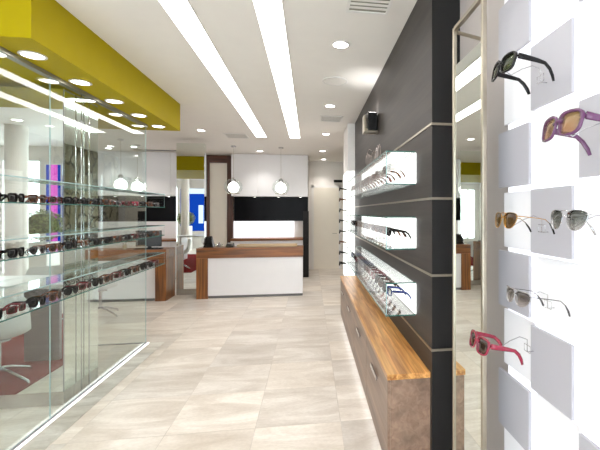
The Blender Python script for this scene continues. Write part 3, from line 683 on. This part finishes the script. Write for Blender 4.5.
# ------------------------------------------------------------------ lit glass cases on the charcoal wall
def small_set(spec, n=12):
    out = []
    for kind, f, l, wire in spec:
        tpm = fr[f]; out.append(make_glasses(kind, fr[f], ln[l], tpm, n, '', wire))
    return out
descr = []
spec = [('wayfarer', 'black', 'dark', False, 'black framed sunglasses'), ('wayfarer', 'tort', 'brown', False, 'tortoiseshell sunglasses'), ('rect', 'wine', 'brown', False, 'wine red framed sunglasses'),
        ('aviator', 'silver', 'dark', True, 'silver aviator sunglasses'), ('round', 'black', 'dark', False, 'black round sunglasses'), ('rect', 'blue', 'clear', False, 'navy blue eyeglasses'),
        ('rect', 'silver', 'clear', True, 'silver wire eyeglasses'), ('wayfarer', 'white', 'clear', False, 'white framed eyeglasses'), ('rect', 'pink', 'clear', False, 'pink framed eyeglasses'),
        ('rect', 'tort', 'clear', False, 'tortoiseshell eyeglasses')]
protos = [make_glasses(k, fr[f], ln[l], fr[f], 14, '', w_) for k, f, l, w_, d_ in spec]
pused = [False] * len(protos)
def place(idx, loc, rz, label, group, tilt=0, s=1.0):
    t = copy_tree(protos[idx]) if pused[idx] else protos[idx]; pused[idx] = True
    t.location = loc; t.rotation_euler = (math.radians(tilt), 0, rz); t.scale = (s, s, s); tag(t, label, 'eyewear', group)
    if 'eyeglasses' in spec[idx][4]: t.name = 'eyeglasses'
    return t

cases = [('topmost', 1.783, 2.008, [7, 1, 6, 1, 2, 9, 1, 1, 2, 9, 1, 0, 1, 9, 1], 0.125), ('middle', 1.348, 1.569, [0, 1, 4, 1, 4, 9, 1, 0, 9, 1, 4, 1, 0, 1, 9], 0.115),
         ('lowest', 0.905, 1.129, [5, 0, 1, 0, 8, 8, 2, 0, 5, 5, 0, 8, 0, 5, 5], 0.135)]
for cn, z0, z1, seq, dz in cases:
    t = thing('lit_display_case', '%s of three long glass cases with glowing back on the charcoal wall' % cn, 'display case', (0.712, 3.9, z0), 'lit glass cases on the charcoal wall')
    MB().box(0.70, 0.7055, 2.51, 5.24, z0 + 0.01, z1 - 0.01).build('lit_back', M['caselit'], t)
    MB().sheet(0.499, 0.70, 2.51, 5.24, z0, z0 + 0.008).build('bottom_sheet', [M['glass_ar'], M['edge']], t)
    MB().sheet(0.499, 0.70, 2.51, 5.24, z1 - 0.008, z1).build('top_sheet', [M['glass_ar'], M['edge']], t)
    MB().sheet(0.499, 0.505, 2.51, 5.24, z0 + 0.0085, z1 - 0.0085).build('front_sheet', [M['glass_front'], M['edge_l']], t)
    # glasses rest on a rack with a post under every bridge
    rk = thing('eyewear_rack', 'clear and chrome rack inside the %s lit case' % cn, 'rack', (0.55, 3.9, z0 + 0.008), 'racks in the lit cases')
    MB().box(0.542, 0.562, 2.60, 5.2, z0 + 0.0085, z0 + 0.013).build('rail', M['chrome'], rk)
    n = len(seq)
    for i, k in enumerate(seq):
        y = 2.68 + i * 0.172; zc = z0 + dz
        MB().tube([(0.552, y, z0 + 0.013), (0.552, y, zc - 0.012), (0.546, y, zc + 0.002)], 0.002, 6).build('post', M['chrome'], rk)
        j = R.uniform(-0.06, 0.06)
        place(k, (0.545, y, zc), PI / 2 + j, '%s in the %s lit case, %s from the near end' % (spec[k][4], cn, ordn[i]), 'eyewear in the %s lit case' % cn, 6, 1.12)
# base cabinet under the cases
segs = [(2.22, 3.10), (3.10, 3.98), (3.98, 4.86), (4.86, 5.75)]
for i, (a, b) in enumerate(segs):
    t = thing('wall_hung_cabinet', 'low taupe fronted cabinet under the lit cases, %s from the near end' % ordn[i], 'cabinet', (0.58, (a + b) / 2, 0.08), 'low cabinets under the lit cases')
    MB().box(0.47, 0.711, a + .001, b - .001, 0.08, 0.61).build('body', M['taupe'], t)
    MB().box(0.452, 0.4695, a + .002, b - .002, 0.08, 0.605).build('drawer', M['taupe'], t, bevel=0.002)
    m_ = (a + b) / 2
    hd = MB().box(0.436, 0.444, m_ - 0.12, m_ + 0.12, 0.47, 0.50).box(0.444, 0.452, m_ - 0.11, m_ - 0.095, 0.478, 0.492).box(0.444, 0.452, m_ + 0.095, m_ + 0.11, 0.478, 0.492)
    hd.build('handle', M['chrome'], t)
tag(MB().box(0.448, 0.711, 2.215, 5.755, 0.611, 0.645).build('cabinet_top', M['zebra'], origin=(0.58, 4, 0.611), bevel=0.002), 'long striped golden wood top running under the lit cases', 'worktop')
tag(MB().box(0.50, 0.711, 2.24, 5.73, 0, 0.079).build('toe_kick', M['black'], origin=(0.6, 4, 0)), 'dark recessed plinth under the low cabinets', 'plinth')
tag(MB().box(0.468, 0.486, 2.25, 5.72, 0.068, 0.079).build('underlight', M['led'], origin=(0.477, 4, 0.07)), 'light strip tucked under the low cabinets washing the floor', 'light strip')
# white lit pillar with pegged glasses at the end of the charcoal wall
t = thing('display_pillar', 'narrow glowing white display pillar at the far end of the charcoal wall', 'pillar', (0.66, 6.5, 0))
MB().box(0.598, 0.75, 6.135, 6.9, 0, CH - 0.004).build('core', M['whitem'], t)
MB().box(0.590, 0.5975, 6.135, 6.9, 0.5, 2.25).build('lit_face', M['caselit'], t)
MB().box(0.600, 0.706, 6.128, 6.1345, 0.5, 2.25).build('lit_end', M['caselit'], t)
for i in range(8):
    z = 1.97 - i * 0.172; k = [0, 1, 0, 4, 0, 1, 4, 0][i]
    tag(MB().tube([(0.59, 6.25, z), (0.50, 6.25, z + 0.0), (0.475, 6.25, z + 0.004)], 0.003, 6).build('peg', M['chrome'], origin=(0.59, 6.25, z)), 'chrome peg on the white pillar, %s from the top' % ordn[i], 'peg', 'pegs on the white pillar')
    place(k, (0.47, 6.25, z), PI / 2, '%s on the white pillar, %s from the top' % (spec[k][4], ordn[i]), 'eyewear on the white pillar', 8, 1.1)

# ------------------------------------------------------------------ glass shelf cases on the left
shelf = [('upper', 1.652, 1.818, [0, 0, 1, 2, 0, 4, 0, 1, 3, 2, 8, 0, 1, 3]), ('middle', 1.313, 1.439, [4, 0, 3, 1, 0, 9, 0, 4, 1, 0, 2, 3, 0, 1]), ('lower', 0.963, 1.106, [0, 2, 0, 1, 4, 2, 0, 1, 2, 0, 1, 4, 0, 2])]
for cn, z0, z1, seq in shelf:
    t = thing('glass_shelf_case', '%s of three long clear glass shelf cases on the glass screen' % cn, 'display case', (-1.87, 3.5, z0), 'glass shelf cases on the screen')
    for (zz, nm) in ((z0, 'bottom_sheet'), (z1 - 0.008, 'top_sheet')):
        MB().sheet(-1.972, -1.76, 1.3, 5.04, zz, zz + 0.008).build(nm, [M['glass_ar'], M['edge_l'] if nm[0] == 't' else M['edge']], t)
    MB().sheet(-1.972, -1.766, 5.034, 5.04, z0 + .0085, z1 - .0085).build('end_sheet', [M['glass_ar'], M['edge_l']], t)
    n = len(seq)
    for i, k in enumerate(reversed(seq)):
        y = 4.93 - i * 0.186
        place(k, (-1.80, y, z0 + 0.008 + 0.027), -PI / 2 + R.uniform(-0.12, 0.12), '%s in the %s glass shelf case, %s from the far end' % (spec[k][4], cn, ordn[i]), 'eyewear in the %s glass shelf case' % cn, 0, 1.05)

# ------------------------------------------------------------------ carpet area, seen in the mirrors
cp = MB(); poly = [(-5.3, 0.4), (-2.55, 0.4), (-2.55, 3.45), (-3.1, 3.45), (-3.1, 5.0), (-5.3, 5.0)]
n = len(poly); cp.add([(x, y, 0.0) for x, y in poly] + [(x, y, 0.012) for x, y in poly], [tuple(range(n))[::-1], tuple(range(n, 2 * n))] + [(i, (i + 1) % n, n + (i + 1) % n, n + i) for i in range(n)])
tag(cp.build('carpet', M['red'], origin=(-4, 2.5, 0)), 'deep red carpet on the stone floor, seen in the mirrored pier', 'carpet')
t = thing('consulting_table', 'white topped table with a grey upright end, on the red carpet', 'table', (-3.3, 2.2, 0.012))
MB().box(-4.3, -2.62, 1.75, 2.50, 0.78, 0.82).build('tabletop', M['white'], t, bevel=0.003)
MB().box(-3.00, -2.66, 2.44, 2.48, 0.012, 0.779).build('end_panel', M['desk_grey'], t)
MB().box(-4.2, -4.15, 1.8, 2.45, 0.012, 0.779).build('leg', M['white'], t)
# potted boxwood
t = thing('potted_shrub', 'round clipped green shrub in a tall white planter by the front window', 'plant', (-5.1, -1.2, 0))
MB().box(-5.30, -4.90, -1.4, -1.0, 0, 1.02).build('planter', M['whitem'], t, bevel=0.01)
fo = MB(); rr = random.Random(3)
for i in range(1500):
    a, b_ = rr.uniform(0, 2 * PI), math.acos(rr.uniform(-1, 1)); q = rr.uniform(0.8, 1.0)
    c = Vector((-5.1 + 0.36 * q * math.sin(b_) * math.cos(a), -1.2 + 0.36 * q * math.sin(b_) * math.sin(a), 1.34 + 0.31 * q * math.cos(b_)))
    u = Vector((rr.gauss(0, 1), rr.gauss(0, 1), rr.gauss(0, 1))).normalized(); v = u.cross(Vector((rr.gauss(0, 1), rr.gauss(0, 1), rr.gauss(0, 1)))).normalized()
    s_ = 0.022; fo.add([c - u * s_, c + v * s_ * 0.5, c + u * s_, c - v * s_ * 0.5], [(0, 1, 2, 3)])
fo.build('foliage', M['leaf'], t)
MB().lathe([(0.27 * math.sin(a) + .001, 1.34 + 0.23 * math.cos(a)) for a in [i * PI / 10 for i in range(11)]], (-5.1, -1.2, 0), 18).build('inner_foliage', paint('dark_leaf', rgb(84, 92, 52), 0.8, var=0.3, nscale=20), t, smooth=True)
# backlit poster by the window
t = thing('lit_poster', 'backlit blue and pink poster on the front wall, seen in the mirrors', 'poster', (-5.1, -2.2, 0.8))
MB().box(-5.66, -4.58, -2.2, -2.17, 0.72, 2.66).build('frame', M['whitem'], t)
MB().box(-5.56, -5.40, -2.17, -2.165, 0.76, 2.62).build('pink_panel', M['pink'], t)
MB().box(-5.62, -5.565, -2.17, -2.165, 0.76, 2.62).box(-5.395, -5.34, -2.17, -2.165, 0.76, 2.62).box(-5.30, -4.62, -2.17, -2.165, 0.76, 2.40).build('blue_panel', M['sky_blue'], t)
MB().box(-5.30, -4.62, -2.17, -2.165, 2.41, 2.62).box(-4.86, -4.66, -2.165, -2.160, 1.1, 1.9).box(-5.55, -5.41, -2.165, -2.160, 1.9, 1.94).build('pale_panel', M['sky_pale'], t)
# tall white cabinet on the front wall
t = thing('white_bookcase', 'white open shelf unit against the left wall, seen in the mirrored pier', 'shelf unit', (-7.3, 1.5, 0))
bk = MB().box(-7.5, -7.1, 0.5, 0.54, 0, 2.2).box(-7.5, -7.1, 2.5, 2.54, 0, 2.2).box(-7.5, -7.48, 0.54, 2.5, 0, 2.2)
bk.build('body', M['whitem'], t)
for z in (0.05, 0.55, 1.05, 1.55, 2.12): MB().box(-7.48, -7.12, 0.54, 2.5, z, z + 0.03).build('shelf', M['white'], t)

# ------------------------------------------------------------------ world and camera
W = bpy.data.worlds.new('daylight'); S.world = W; W.use_nodes = True
nt = W.node_tree; nt.nodes.clear(); wo = nt.nodes.new('ShaderNodeOutputWorld'); bg = nt.nodes.new('ShaderNodeBackground')
bg.inputs['Color'].default_value = (0.90, 0.94, 1.0, 1); bg.inputs['Strength'].default_value = 3.9
nt.links.new(bg.outputs[0], wo.inputs[0])

cam = bpy.data.cameras.new('camera'); co = bpy.data.objects.new('camera', cam); COL.objects.link(co)
cam.sensor_width = 36; cam.lens = 385 / 600 * 36
cam.shift_x = -(57.75 + 10) / 600; cam.shift_y = -13 / 600
cam.clip_start = 0.02
co.location = (0, 0, 1.6); co.rotation_euler = (PI / 2, 0, -math.atan(0.15))
S.camera = co
S.view_settings.view_transform = 'Standard'; S.view_settings.look = 'None'; S.view_settings.gamma = 1.0
S.view_settings.exposure = 0.96; S.view_settings.use_curve_mapping = False
S.cycles.max_bounces = 12; S.cycles.transparent_max_bounces = 40; S.cycles.glossy_bounces = 8
